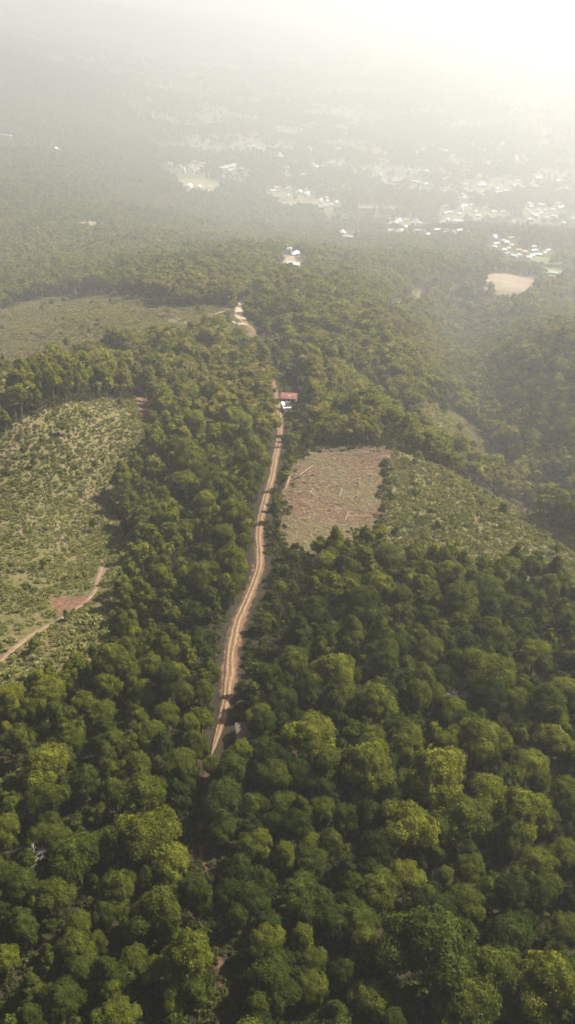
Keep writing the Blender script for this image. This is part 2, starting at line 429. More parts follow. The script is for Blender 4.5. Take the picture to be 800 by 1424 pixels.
def crown_mesh(name, seed, mat, shape='dome', lumps=26, leaves=220, leaf=.34, core=True, bias=.55):
    """unit tree: crown radius 1 wide, from z=0 (crown base) to z=hh; leaf clumps on the limbs' ends, each a cloud of leaf sprays"""
    r = np.random.default_rng(seed)
    C = []; 
    hh = {'dome': 1.25, 'tall': 2.1, 'cone': 2.5, 'flat': .95}[shape]
    ph = r.uniform(0, 6.28)
    for i in range(lumps):
        f = (i+.5)/lumps
        a = i*2.39996+ph+r.normal()*.35
        if shape in ('dome', 'flat'):
            z = 1-1.15*f; z = max(-.15, z)
            rr = math.sqrt(max(0, 1-z*z))*.72*(1+.22*r.normal()); zz = hh*(.30+.52*z)*(1+.10*r.normal())
            s = .30*(1+.30*r.normal())
        elif shape == 'tall':
            z = 1-1.6*f; rr = math.sqrt(max(0, 1-z*z*.95))*.66*(1+.25*r.normal()); zz = hh*(.45+.42*z)+.12*r.normal(); s = .31*(1+.28*r.normal())
        else:
            zz = hh*(.97-.85*f)+.1*r.normal(); rr = (.08+.66*f**.8)*(1+.22*r.normal()); s = (.19+.16*f)*(1+.25*r.normal())
        s = min(max(s, .14), .46)
        C.append((rr*math.cos(a), rr*math.sin(a), zz, s, 1+.20*r.normal()))
    # a lop-sided crown
    C = np.array(C); C[:, 0] *= 1+.15*r.normal(); C[:, 1] *= 1+.15*r.normal()
    VV, QQ, TT, AA_ = [], [], [], []; n0 = 0
    for cx, cy3, cz, s, br in C:
        n = int(leaves*(s/.30)**2)
        d = r.normal(size=(n, 3)); d[:, 2] += .35; d /= np.linalg.norm(d, axis=1)[:, None]
        # bumpy clump surface
        q = 1+.22*np.sin(d[:, 0]*5+seed+cx*9)*np.sin(d[:, 1]*5+cy3*7)+.10*r.normal(size=n)
        p = np.stack([cx+d[:, 0]*s*q, cy3+d[:, 1]*s*q, cz+d[:, 2]*s*.85*q], -1)
        nn = d*bias+r.normal(size=(n, 3))*(1-bias)*.7; nn /= np.linalg.norm(nn, axis=1)[:, None]
        t1 = np.cross(nn, r.normal(size=(n, 3))); t1 /= np.linalg.norm(t1, axis=1)[:, None]+1e-9
        t2 = np.cross(nn, t1)
        L = leaf*r.uniform(.6, 1.3, n)[:, None]*.25
        v = np.stack([p-t1*L, p+t2*L*.6, p+t1*L, p-t2*L*.6], 1).reshape(-1, 3)
        VV.append(v); QQ.append(n0+np.arange(4*n).reshape(n, 4)); n0 += 4*n
        AA_.append(np.repeat(np.clip(br*(1+.18*r.normal(size=n)), .45, 1.7), 4))
        if core:
            cv, cf = ICO1
            v = cv*s*.78*(1+.12*r.normal(size=(len(cv), 1)))*[1, 1, .85]+[cx, cy3, cz]
            VV.append(v); TT.append(cf+n0); n0 += len(cv); AA_.append(np.full(len(cv), br*.9))
    if core:   # inner mass
        cv, cf = ICO2
        v = cv*(1+.15*r.normal(size=(len(cv), 1)))
        if shape in ('dome', 'flat'): v = v*[.62, .62, hh*.38]+[0, 0, hh*.40]
        elif shape == 'tall': v = v*[.55, .55, hh*.40]+[0, 0, hh*.48]
        else:
            kx = .62*(1-(v[:, 2:3]*.5+.5)*.75); v = np.hstack([v[:, :2]*kx, v[:, 2:3]*hh*.42+hh*.47])
        VV.append(v); TT.append(cf+n0); n0 += len(cv); AA_.append(np.full(len(cv), .9))
    me = np_mesh(name, np.vstack(VV), np.vstack(QQ), np.vstack(TT) if TT else None, mat)
    fattr(me, 'clump', np.concatenate(AA_))
    return me, hh
def tube_path(V, F, pts, rads, seg=6):
    pts = [np.array(p, float) for p in pts]; base = len(V)
    for i, (p, r_) in enumerate(zip(pts, rads)):
        d = pts[min(i+1, len(pts)-1)]-pts[max(i-1, 0)]; d = d/(np.linalg.norm(d)+1e-9)
        a = np.cross(d, [0, .1, 1] if abs(d[2]) < .9 else [1, 0, 0]); a /= np.linalg.norm(a); b = np.cross(d, a)
        for s_ in range(seg):
            t = 2*math.pi*s_/seg; V.append(p+r_*(a*math.cos(t)+b*math.sin(t)))
    for i in range(len(pts)-1):
        for s_ in range(seg):
            q = base+i*seg; F.append((q+s_, q+(s_+1) % seg, q+seg+(s_+1) % seg, q+seg+s_))
def trunk_mesh(name, seed, mat, h, hh, limbs=6, r0=.075):
    """unit trunk below and inside the crown: foot at z=-h, limbs reach into the crown"""
    r = np.random.default_rng(seed+500); V, F = [], []
    b1, b2 = r.normal()*.06, r.normal()*.06
    tube_path(V, F, [(0, 0, -h-.15), (b1*.5, b2*.5, -h*.5), (b1, b2, 0), (b1*.6, 0, hh*.45), (0, 0, hh*.8)], [r0*1.3, r0, r0*.8, r0*.5, r0*.15])
    for i in range(limbs):
        a = i*2.4+r.uniform(0, 1); z = hh*(.02+.5*i/limbs); L = .55*(1-.4*i/limbs)
        tube_path(V, F, [(b1, b2, z), (L*.5*math.cos(a), L*.5*math.sin(a), z+.16), (L*math.cos(a), L*math.sin(a), z+.38)], [r0*.42, r0*.28, r0*.08], 5)
    me = np_mesh(name, np.array(V), np.array(F), None, mat); return me
SHAPES = ['dome', 'dome', 'tall', 'cone', 'dome', 'tall', 'flat', 'cone', 'dome', 'tall']
TR_H = {'dome': 1.5, 'tall': 1.4, 'cone': 1.1, 'flat': 1.7}
near_protos = []
for i, s_ in enumerate(SHAPES):
    big = i in (0, 8)
    cm, hh = crown_mesh('crown', 100+i, M_leaf, s_, lumps={'dome': 34, 'tall': 36, 'cone': 38, 'flat': 30}[s_]+(16 if big else 0), leaves=480, leaf=.195)
    tm = trunk_mesh('trunk', i, M_bark, TR_H[s_], hh)
    near_protos.append((cm, tm, s_, hh))
def combo(name, seed, s_, lumps, leaves, leaf, limbs, hmul=1.0, bias=.55):
    """crown and trunk in one mesh for the forest mass"""
    cm, hh = crown_mesh(name, seed, M_leaf_i, s_, lumps, leaves, leaf, bias=bias)
    tm = trunk_mesh('t', seed, None, TR_H[s_]*hmul, hh, limbs)
    nv, nv2 = len(cm.vertices), len(tm.vertices)
    V = np.zeros(nv*3, np.float32); cm.vertices.foreach_get('co', V); V = V.reshape(-1, 3)
    V2 = np.zeros(nv2*3, np.float32); tm.vertices.foreach_get('co', V2); V2 = V2.reshape(-1, 3)
    q = [p.vertices[:] for p in cm.polygons]
    quads = [p for p in q if len(p) == 4]; tris = [p for p in q if len(p) == 3]
    q2 = [tuple(v+nv for v in p.vertices) for p in tm.polygons]
    cl = np.zeros(nv, np.float32); cm.attributes['clump'].data.foreach_get('value', cl)
    me = np_mesh(name, np.vstack([V, V2]), quads+q2, tris, [M_leaf_i, M_bark])
    mi = np.zeros(len(me.polygons), np.int32); mi[len(quads):len(quads)+len(q2)] = 1
    me.polygons.foreach_set('material_index', mi)
    fattr(me, 'clump', np.concatenate([cl, np.ones(nv2)]))
    bpy.data.meshes.remove(cm); bpy.data.meshes.remove(tm)
    return me
def proto_collection(name, meshes):
    c = bpy.data.collections.new(name)
    for i, m in enumerate(meshes):
        c.objects.link(bpy.data.objects.new('%s_%02d' % (name, i), m))
    return c
mid_c = proto_collection('forest_mid', [combo('tree_mid', 200+i, s_, 24, 100, .46, 4, 1.2) for i, s_ in enumerate(SHAPES)])
far_c = proto_collection('forest_far', [combo('tree_far', 300+i, s_, 14, 30, .8, 0, 1.2, .6) for i, s_ in enumerate(SHAPES)])
def shrub_mesh(seed):
    cm, hh = crown_mesh('shrub', seed, M_shrub, 'flat' if seed % 2 else 'dome', 7, 26, 1.0, core=False, bias=.4)
    return cm
shrub_c = proto_collection('shrub_kinds', [shrub_mesh(400+i) for i in range(6)])
def debris_mesh(seed):
    r = np.random.default_rng(seed); V, F = [], []
    for i in range(5):
        a = r.uniform(0, 6.28); L = r.uniform(.5, 1.3); x, y = r.normal(size=2)*.5
        tube_path(V, F, [(x, y, .05), (x+L*.5*math.cos(a), y+L*.5*math.sin(a), .12+r.uniform(0, .2)), (x+L*math.cos(a), y+L*math.sin(a), .08)], [.06, .08, .03], 4)
    return np_mesh('debris', np.array(V), np.array(F), None, M_rock)
debris_c = proto_collection('debris_kinds', [debris_mesh(500+i) for i in range(5)])

def scatter(name, P, rotz, scl, idx, tint, coll, label=None):
    """one stuff object: points that carry a copy of one of a collection's meshes each"""
    me = bpy.data.meshes.new(name); me.vertices.add(len(P)); me.vertices.foreach_set('co', np.asarray(P, np.float32).ravel())
    a = me.attributes.new('rot', 'FLOAT_VECTOR', 'POINT'); a.data.foreach_set('vector', np.stack([rotz*0+rng.normal(0, .04, len(P)), rotz*0+rng.normal(0, .04, len(P)), rotz], -1).astype(np.float32).ravel())
    a = me.attributes.new('scl', 'FLOAT_VECTOR', 'POINT'); a.data.foreach_set('vector', np.asarray(scl, np.float32).ravel())
    a = me.attributes.new('idx', 'INT', 'POINT'); a.data.foreach_set('value', np.asarray(idx, np.int32))
    fattr(me, 'tint', tint)
    o = link(name, me); tag(o, kind='stuff')
    g = bpy.data.node_groups.new(name, 'GeometryNodeTree')
    g.interface.new_socket('Geometry', in_out='INPUT', socket_type='NodeSocketGeometry')
    g.interface.new_socket('Geometry', in_out='OUTPUT', socket_type='NodeSocketGeometry')
    gi = g.nodes.new('NodeGroupInput'); go = g.nodes.new('NodeGroupOutput')
    mp = g.nodes.new('GeometryNodeMeshToPoints'); ip = g.nodes.new('GeometryNodeInstanceOnPoints')
    ci = g.nodes.new('GeometryNodeCollectionInfo'); ci.inputs['Collection'].default_value = coll
    ci.inputs['Separate Children'].default_value = True; ci.inputs['Reset Children'].default_value = True
    ip.inputs['Pick Instance'].default_value = True
    def at(nm, dt):
        n = g.nodes.new('GeometryNodeInputNamedAttribute'); n.data_type = dt; n.inputs['Name'].default_value = nm; return n.outputs[0]
    g.links.new(gi.outputs[0], mp.inputs['Mesh']); g.links.new(mp.outputs[0], ip.inputs['Points'])
    g.links.new(ci.outputs[0], ip.inputs['Instance'])
    e2r = g.nodes.new('FunctionNodeEulerToRotation'); g.links.new(at('rot', 'FLOAT_VECTOR'), e2r.inputs[0])
    g.links.new(e2r.outputs[0], ip.inputs['Rotation'])
    g.links.new(at('scl', 'FLOAT_VECTOR'), ip.inputs['Scale']); g.links.new(at('idx', 'INT'), ip.inputs['Instance Index'])
    g.links.new(ip.outputs[0], go.inputs[0])
    md = o.modifiers.new('scatter', 'NODES'); md.node_group = g
    return o

# ------------------------------------------------------------------ where the trees stand
# crowns one can pick out in the photograph: x, y of the crown's middle, width (photo pixels), hue, shape
HAND = [(62,1062,60,.72,0),(192,1065,46,.55,2),(252,1060,46,.5,4),(322,1065,50,.4,2),(382,1075,46,.45,4),(118,1085,40,.4,5),(200,1100,60,.5,0),(312,1107,56,.35,4),(65,1110,50,.45,0),
(10,1150,40,.6,4),(205,1157,72,.62,8),(80,1165,44,.5,4),(138,1175,34,.5,2),(242,1195,50,.8,4),(82,1200,32,.4,2),(174,1225,32,.5,5),(204,1220,28,.4,5),(30,1230,46,.4,0),(75,1245,52,.5,4),(272,1242,54,.38,2),
(222,1262,62,.5,8),(152,1262,42,.45,4),(35,1280,40,.45,0),(110,1285,42,.55,4),(105,1320,48,.5,0),(136,1310,32,.5,2),(262,1325,66,.65,9),(216,1345,38,.66,4),(186,1335,42,.5,4),(12,1330,38,.7,0),
(65,1322,22,.5,3),(245,1385,42,.58,4),(275,1378,46,.45,2),(90,1385,56,.4,0),(162,1412,52,.62,4),(370,1308,50,.62,4),(378,1362,62,.4,8),(343,1178,36,.45,2),(361,1168,38,.62,4),(315,1150,36,.4,4),
(332,1210,40,.3,5),(350,1245,44,.35,4),(395,1190,40,.6,2),(438,1085,38,.45,4),(510,1107,34,.55,4),(512,1062,66,.7,8),(607,1078,74,.88,8),(645,1130,64,.5,0),(572,1147,68,.75,8),(680,1100,56,.68,4),
(727,1125,66,.72,8),(462,1172,38,.5,2),(430,1172,40,.6,4),(435,1200,42,.4,4),(488,1230,34,.45,9),(532,1235,56,.55,0),(562,1215,50,.7,4),(618,1220,30,.6,2),(655,1205,42,.5,4),(682,1238,40,.5,5),
(592,1250,34,.5,5),(650,1250,46,.5,4),(740,1197,52,.6,0),(785,1185,44,.6,4),(762,1232,46,.45,4),(707,1297,60,.3,0),(604,1312,112,.42,8),(684,1352,82,.5,0),(762,1362,80,.72,8),(645,1398,86,.5,8),
(671,1307,28,.55,3),(507,1305,46,.62,2),(500,1275,50,.45,0),(495,1335,28,.55,2),(435,1335,38,.5,4),(420,1308,42,.62,2),(432,1372,44,.6,4),(512,1385,50,.58,4),(420,1240,54,.45,0),(752,1405,50,.62,4),
(475,1355,40,.35,5),(560,1395,46,.4,4),(720,1400,40,.6,3),(788,1290,48,.5,4),(480,1140,40,.4,2),(395,1120,44,.45,4),(350,1120,36,.5,5),(450,1120,36,.5,4),(560,1090,44,.55,2),
(120,975,34,.62,4),(45,980,36,.6,4),(80,990,34,.45,2),(145,990,36,.55,4),(200,960,34,.6,4),(240,935,40,.68,8),(185,935,36,.6,4),(160,1030,40,.5,0),(100,1030,36,.5,4),(30,1030,42,.5,2),(232,990,36,.5,4),(262,1010,38,.6,2),
(212,1020,40,.55,4),(465,932,54,.72,8),(478,962,42,.55,4),(412,916,42,.5,0),(432,1022,62,.74,8),(522,976,56,.6,0),(582,968,44,.5,2),(522,1027,42,.66,4),(565,1027,54,.6,4),(670,1027,64,.66,8),(677,932,62,.6,8),
(720,977,46,.6,4),(632,988,38,.62,4),(770,1030,50,.7,0),(745,905,44,.66,4),(785,960,46,.66,4),(395,975,40,.35,0),(365,1005,36,.3,5),(385,1040,38,.4,4),(470,1060,40,.5,4),(700,890,38,.55,2),(600,900,40,.5,4),(540,905,38,.45,2),
(334,1047,38,.62,2),(283,962,32,.50,5),(279,1000,36,.55,4),(272,1038,38,.45,5),(298,1066,32,.5,4),(290,930,28,.55,3),(374,1036,26,.5,4),(620,1040,42,.6,2),(735,1060,50,.7,0),(790,1100,44,.6,4)]
TREES = []       # x, y, z, radius, hue, proto index, hand?
HA = np.array(HAND, float); hs = HA[:, 4].astype(int); hr = np.full(len(HA), 3.4)
hfac = np.array([TR_H[SHAPES[i]]+near_protos[i][3]*.5 for i in hs])
for _ in range(4):
    hX, hY, hZ = hit(HA[:, 0], HA[:, 1], hr*hfac); hr = .94*HA[:, 2]/2*project(hX, hY, hZ+hr*hfac)[2]/F_PX
for q in range(len(HA)): TREES.append((float(hX[q]), float(hY[q]), float(hZ[q]), float(hr[q]), float(np.clip(.42+(HA[q, 3]-.5)*.75-np.interp(HA[q, 1], [900, 1424], [.05, .11]), .05, .60)), int(hs[q]), 1))  # nearer hand-placed crowns darkened: foreground shade put into the leaf colour
hand_xy = np.array([t[:2] for t in TREES]); hand_r = np.array([t[3] for t in TREES])

CLUST = [(402,353,13,4,5,'by the forest clearing'),(410,371,3,1,1,'by the forest clearing'),(379,348,8,1.5,2,'by the forest clearing'),(490,327,22,4,9,'in the forest-edge hamlet'),
 (570,318,32,9,22,'in the central town cluster'),(625,318,34,11,22,'in the central town cluster'),(700,338,20,6,8,'above the tan field'),(735,352,28,7,14,'above the tan field'),(765,382,6,1,1,'beside the green meadow'),
 (265,234,24,7,13,'in the left hamlet'),(325,237,22,6,10,'in the left hamlet'),(275,262,20,2,3,'in the left hamlet'),(400,268,30,6,9,'in the mid valley'),(460,282,18,5,7,'in the mid valley'),(640,292,50,8,14,'in the right valley'),
 (760,300,45,12,20,'in the right valley'),(700,262,90,14,32,'in the hazy right town'),(560,250,60,14,18,'in the hazy mid town'),(460,232,50,12,12,'in the hazy mid town'),(390,210,50,12,10,'in the far haze'),
 (600,212,120,14,24,'in the far haze'),(740,225,60,12,14,'in the far haze'),(440,180,60,10,8,'in the far haze'),(85,208,16,3,3,'on the hazy left slope'),(12,192,6,2,2,'on the hazy left slope')]
hp = []
r = np.random.default_rng(44); seen_labels = {}
for cx, cy4, rx, ry, n, where in CLUST:
    c_ = 0
    aa = cx+rx*np.clip(r.normal(0, .55, n*5), -1.2, 1.2); bb = cy4+ry*np.clip(r.normal(0, .6, n*5), -1.2, 1.2)
    XX, YY, ZZ = hit(aa, bb)
    for a, b, X_, Y_, Z_ in zip(aa.tolist(), bb.tolist(), XX.tolist(), YY.tolist(), ZZ.tolist()):
        if c_ >= n: break
        if not (-3 < a < 803): continue
        if any((X_-q[0])**2+(Y_-q[1])**2 < 17**2 for q in hp): continue
        hp.append((X_, Y_, Z_, a, b, where)); c_ += 1
hxy = np.array([q[:2] for q in hp])

def grid_pts(s, y0, y1, fan, seed, dmin=0, dmax=1e9):
    r = np.random.default_rng(seed)
    xm = y1*fan+40; nx, ny = int(2*xm/s), int((y1-y0)/(s*.87))
    gx, gy = np.meshgrid(np.arange(nx), np.arange(ny), indexing='ij')
    x = -xm+s*(gx+.5*(gy % 2))+r.uniform(-.38, .38, gx.shape)*s
    y = y0+s*.87*gy+r.uniform(-.38, .38, gx.shape)*s
    x, y = x.ravel(), y.ravel(); d = np.hypot(x, y)
    m = (np.abs(x) < y*fan+40) & (d >= dmin) & (d < dmax)
    return x[m], y[m], r
def stand(x, y, r):
    """pines grow in stands, mostly on the ridge left of the road; broad crowns elsewhere"""
    p = np.clip(.38+.9*fbm(x, y, 70, 141, 3)+np.where((x < np.interp(y, road_xy[:, 1], road_xy[:, 0])) & (y > 130), .28, 0), .08, .92)
    con = r.uniform(size=x.shape) < p
    return np.where(con, r.choice([3, 7, 2, 5, 9, 3], len(x)), r.choice([0, 1, 4, 8, 6, 2, 4], len(x)))
def keep_mask(x, y, r, spacing):
    g, b, pl, rd, td = masks(x, y)
    px, py, dep = project(x, y, height(x, y))
    sparse = inpoly(px, py, [(165,640),(235,600),(250,700),(330,760),(322,880),(230,900),(160,880),(165,760)])
    k = (g < .5) & (b < .45) & (rd > 2.2+spacing*.2+np.where(x > np.interp(y, road_xy[:, 1], road_xy[:, 0]), (y < 190)*1.3, -.7)) & (td > 2.6)
    k &= ~(sparse & (r.uniform(size=x.shape) < .38))
    k &= ~inpoly(px, py, PLOT) & ~inpoly(px, py, [(386,528),(414,530),(416,562),(408,590),(392,590)])
    # a few lone trees stand in the clearings
    lone = (g > .5) & (r.uniform(size=x.shape) < .05) & (rd > 5)
    k |= lone
    for _, poly, _m, _l in FIELDS: k &= ~inpoly(px, py, poly)
    far = y > 600
    if far.any():
        kk = np.ones(far.sum(), bool); xf, yf = x[far], y[far]
        for hx_, hy_ in hxy: kk &= (((xf-hx_*yf/hy_)/(15 if hy_ < 2400 else 13))**2+((yf-hy_+(50 if hy_ < 2400 else 12))/(66 if hy_ < 2400 else 28))**2) > 1
        k[far] &= kk
    dens = np.where(pl > .5, np.clip(.50+1.2*fbm(x, y, 130, 81), .05, .95), .985)
    dens = np.where((y > 360) & (pl < .5), .80, dens)
    dens = np.where((g > .45) & (g < .5), .50, dens)
    k &= r.uniform(size=x.shape) < dens
    young = (rd < 14) & (x > np.interp(y, road_xy[:, 1], road_xy[:, 0])) & (py < 960)
    return k, pl, np.where(g > .5, .42, np.where(young, .50, 1.0))
x, y, r = grid_pts(4.5, 30, 330, .62, 1, 30, 300)
k_, _, lf = keep_mask(x, y, r, 5.2)
rr = np.clip(r.lognormal(math.log(2.75), .28, x.shape), 1.5, 5.2)*lf*np.interp(np.hypot(x, y), [60, 120, 260], [.56, .68, .86])
# big crowns are rarer, and no tree stands inside a hand-placed one
dd = np.hypot(x[:, None]-hand_xy[None, :, 0], y[:, None]-hand_xy[None, :, 1])
k_ &= (dd > (hand_r[None, :]*.66+rr[:, None]*.45)).all(1)
x, y, rr = x[k_], y[k_], rr[k_]
huen = np.clip(np.interp(np.hypot(x, y), [90, 150, 300], [.27, .37, .62])+.20*fbm(x, y, 60, 101)+r.normal(0, .09, x.shape), 0, 1)  # nearer trees greener, and darker too: foreground dimness painted into their leaves
pi_ = stand(x, y, r)
zz = height(x, y)
for i in range(len(x)): TREES.append((x[i], y[i], zz[i], rr[i], huen[i], int(pi_[i]), 0))

# the 300 that show largest in the photograph become trees of their own
cand = []
for i, t in enumerate(TREES):
    top = t[3]*(TR_H[SHAPES[t[5]]]+near_protos[t[5]][3]*.6)
    a, b, dep = project(t[0], t[1], t[2]+top); a, b, dep = float(a), float(b), float(dep)
    wpx = 2*t[3]*F_PX/dep
    if 0 < a < W_PX and 0 < b < H_PX-4 and dep > 10: cand.append((wpx+(14 if t[6] else 0), i, a, b, wpx))
cand.sort(reverse=True); chosen = cand[:300]; cset = {c[1] for c in chosen}

def pct(a, b): return int(round(a/W_PX*100)), int(round((H_PX-b)/H_PX*100))
HUES = [(.22, 'deep green'), (.42, 'dark green'), (.58, 'mid green'), (.69, 'yellow-green'), (.82, 'olive'), (2, 'dry olive-brown')]
FORM = {'dome': 'round-crowned tree', 'tall': 'upright oval tree', 'cone': 'conical pine', 'flat': 'flat-topped tree'}
def tree_label(hue, s_, wpx, a, b):
    size = 'huge' if wpx > 78 else 'large' if wpx > 54 else 'medium' if wpx > 38 else 'small'
    h_ = next(n for v, n in HUES if hue < v)
    rx = np.interp(b, [420, 560, 700, 860, 1000, 1085, 1200, 1424], [333, 386, 367, 331, 309, 284, 283, 312])
    d = a-rx
    where = 'beside the track' if abs(d) < 55 else ('left of the track' if d < 0 else 'right of the track')
    x_, y_ = pct(a, b)
    L = '%s %s %s %s, %d%% across, %d%% up' % (size, h_, FORM[s_], where, x_, y_)
    return L
for wq, i, a, b, wpx in chosen:
    x_, y_, z_, r_, hue, pi2, hnd = TREES[i]
    cm, tm, s_, hh = near_protos[pi2]
    nm = 'pine_tree' if s_ == 'cone' else 'broadleaf_tree'
    e = empty(nm, (x_, y_, z_), random.uniform(0, 6.28))
    L = tree_label(hue, s_, wpx, a, b)
    while L in seen_labels:
        L = L.replace('medium', 'middling') if 'medium' in L else L.replace('small', 'little') if 'small' in L else L.replace('large', 'big') if 'large' in L else L+' again'
    seen_labels[L] = 1
    tag(e, L, 'tree', 'trees of the foreground forest')
    hz = random.uniform(.9, 1.12)
    tr = link('trunk', tm, e); tr.location = (0, 0, r_*TR_H[s_]); tr.scale = (r_, r_, r_)
    cr = link('crown', cm, e); cr.location = (0, 0, r_*TR_H[s_]); cr.scale = (r_*random.uniform(.93, 1.07), r_*random.uniform(.93, 1.07), r_*hz)
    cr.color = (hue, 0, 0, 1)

# the rest of the wood
rest = [TREES[i] for i in range(len(TREES)) if i not in cset]
P = []; SC = []; IX = []; TI = []
def add_points(x, y, rad, tint, idx, hmul=1.0):
    z = height(x, y); ppx, ppy, _ = project(x, y, z); hmul = hmul*np.where(inpoly(ppx, ppy, [(-60,580),(60,538),(200,520),(240,560),(-60,640)]), 1.15, 1.0); th = np.array([TR_H[SHAPES[i]] for i in idx])*1.2
    sz = rad*hmul*np.where(rad > 2.8, (2.8/np.maximum(rad, .1))**.4, 1.0)
    P.append(np.stack([x, y, z+sz*th*.96], -1)); SC.append(np.stack([rad, rad, sz*np.ones_like(rad)], -1)); IX.append(idx); TI.append(tint)
ra = np.array([(t[0], t[1], t[3], t[4], t[5]) for t in rest])
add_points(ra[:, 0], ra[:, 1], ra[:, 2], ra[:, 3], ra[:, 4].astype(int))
x, y, r = grid_pts(5.2, 150, 900, .60, 2, 300, 860)
k_, _, lf = keep_mask(x, y, r, 5.0); x, y, lf = x[k_], y[k_], lf[k_]
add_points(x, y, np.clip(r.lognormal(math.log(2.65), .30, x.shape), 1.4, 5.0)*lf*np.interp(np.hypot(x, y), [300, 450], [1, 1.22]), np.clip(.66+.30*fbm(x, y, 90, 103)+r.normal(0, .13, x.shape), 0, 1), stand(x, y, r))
Pn, SCn, IXn, TIn = (np.concatenate(v) for v in (P, SC, IX, TI))
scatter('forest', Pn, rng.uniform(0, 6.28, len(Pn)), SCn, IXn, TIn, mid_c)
P.clear(); SC.clear(); IX.clear(); TI.clear()
x, y, r = grid_pts(7.2, 500, 1750, .60, 3, 860, 1750)
k_, _, lf = keep_mask(x, y, r, 5.0); x, y, lf = x[k_], y[k_], lf[k_]
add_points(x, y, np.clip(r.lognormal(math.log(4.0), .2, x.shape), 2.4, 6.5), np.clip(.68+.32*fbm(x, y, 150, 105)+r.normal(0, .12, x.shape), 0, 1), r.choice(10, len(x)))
x, y, r = grid_pts(9.0, 1100, 3800, .56, 8, 1750, 3800)
k_, _, lf = keep_mask(x, y, r, 5.0); x, y = x[k_], y[k_]
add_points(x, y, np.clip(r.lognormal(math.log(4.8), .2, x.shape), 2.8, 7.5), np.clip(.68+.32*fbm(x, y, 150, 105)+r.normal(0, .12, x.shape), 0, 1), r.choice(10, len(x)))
x, y, r = grid_pts(20, 2600, 7500, .55, 4, 3800, 7500)
k_, _, lf = keep_mask(x, y, r, 5.0); x, y, lf = x[k_], y[k_], lf[k_]
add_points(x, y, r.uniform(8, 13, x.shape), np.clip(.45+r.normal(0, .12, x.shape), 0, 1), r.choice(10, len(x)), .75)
Pn, SCn, IXn, TIn = (np.concatenate(v) for v in (P, SC, IX, TI))
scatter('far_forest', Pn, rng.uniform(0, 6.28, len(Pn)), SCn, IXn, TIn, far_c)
print('trees', len(ra), len(Pn))

# shrubs of the clearings and verge, and undergrowth in the wood
x, y, r = grid_pts(1.25, 60, 560, .55, 5)
g, b, pl, rd, td = masks(x, y); px, py, _d = project(x, y, height(x, y))
inplot = inpoly(px, py, PLOT)
bare_n = fbm(x, y, 22, 111, 4)
pk = np.zeros(x.shape); pk[g > .5] = .9; pk[(g > .5) & (bare_n > .42)] = .35; pk[inplot] = np.where(inpoly(px+9*fbm(x, y, 9, 151, 3), py+7*fbm(x, y, 9, 155, 3), [(432,632),(470,630),(532,632),(532,650),(527,700),(525,735),(515,760),(455,766),(398,762),(396,716),(406,680),(416,644)]), .008, .5)[inplot]; pk[(b > .55) & ~inplot] = .03
pk[(g <= .5) & (b < .45)] = np.where(np.hypot(x, y) < 330, .75, .3)[(g <= .5) & (b < .45)]
dp = np.full(x.shape, 1e9)
for p in paths_xy: dp = np.minimum(dp, near_line(x, y, p, 3))
pk[dp < 1.3] = 0; pk[rd < 3.2] = 0
k_ = r.uniform(size=x.shape) < pk; x, y = x[k_], y[k_]
sc = np.clip(r.lognormal(math.log(.58), .40, x.shape), .3, 2.2)
P0 = None
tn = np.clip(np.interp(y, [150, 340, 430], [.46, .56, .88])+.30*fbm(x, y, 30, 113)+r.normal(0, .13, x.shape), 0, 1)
wd = g[k_] <= .5; tn[wd] *= .12; sc[wd] *= 1.25  # undergrowth in the wood tinted dark, painting shade into the gaps between crowns
P = np.stack([x, y, height(x, y)-.05], -1)
scatter('undergrowth', P, r.uniform(0, 6.28, len(x)), np.stack([sc, sc, sc*r.uniform(.6, 1.0, x.shape)], -1), r.integers(0, 6, len(x)), tn, shrub_c)
print('shrubs', len(x))
x, y, r = grid_pts(2.4, 400, 900, .5, 12, 560, 900)
g, b, pl, rd, td = masks(x, y)
k_ = r.uniform(size=x.shape) < np.where(b > .5, .03, np.where(g > .5, .85, np.where(g > .45, .5, .1))); x, y = x[k_], y[k_]
sc = np.clip(r.lognormal(math.log(.9), .35, x.shape), .5, 2.2)
scatter('far_undergrowth', np.stack([x, y, height(x, y)-.05], -1), r.uniform(0, 6.28, len(x)), np.stack([sc, sc, sc*.8], -1), r.integers(0, 6, len(x)), np.clip(.80+r.normal(0, .13, x.shape), 0, 1), shrub_c)
# cut branches lying on the cleared plot
x, y, r = grid_pts(1.0, 190, 330, .25, 6)
px, py, _d = project(x, y, height(x, y)); k_ = inpoly(px, py, PLOT) & (r.uniform(size=x.shape) < .65); x, y = x[k_], y[k_]
sc = r.lognormal(math.log(.7), .35, x.shape)
scatter('cut_branches', np.stack([x, y, height(x, y)+.25], -1), r.uniform(0, 6.28, len(x)), np.stack([sc, sc, sc], -1), r.integers(0, 5, len(x)), tn[:len(x)]*0, debris_c)

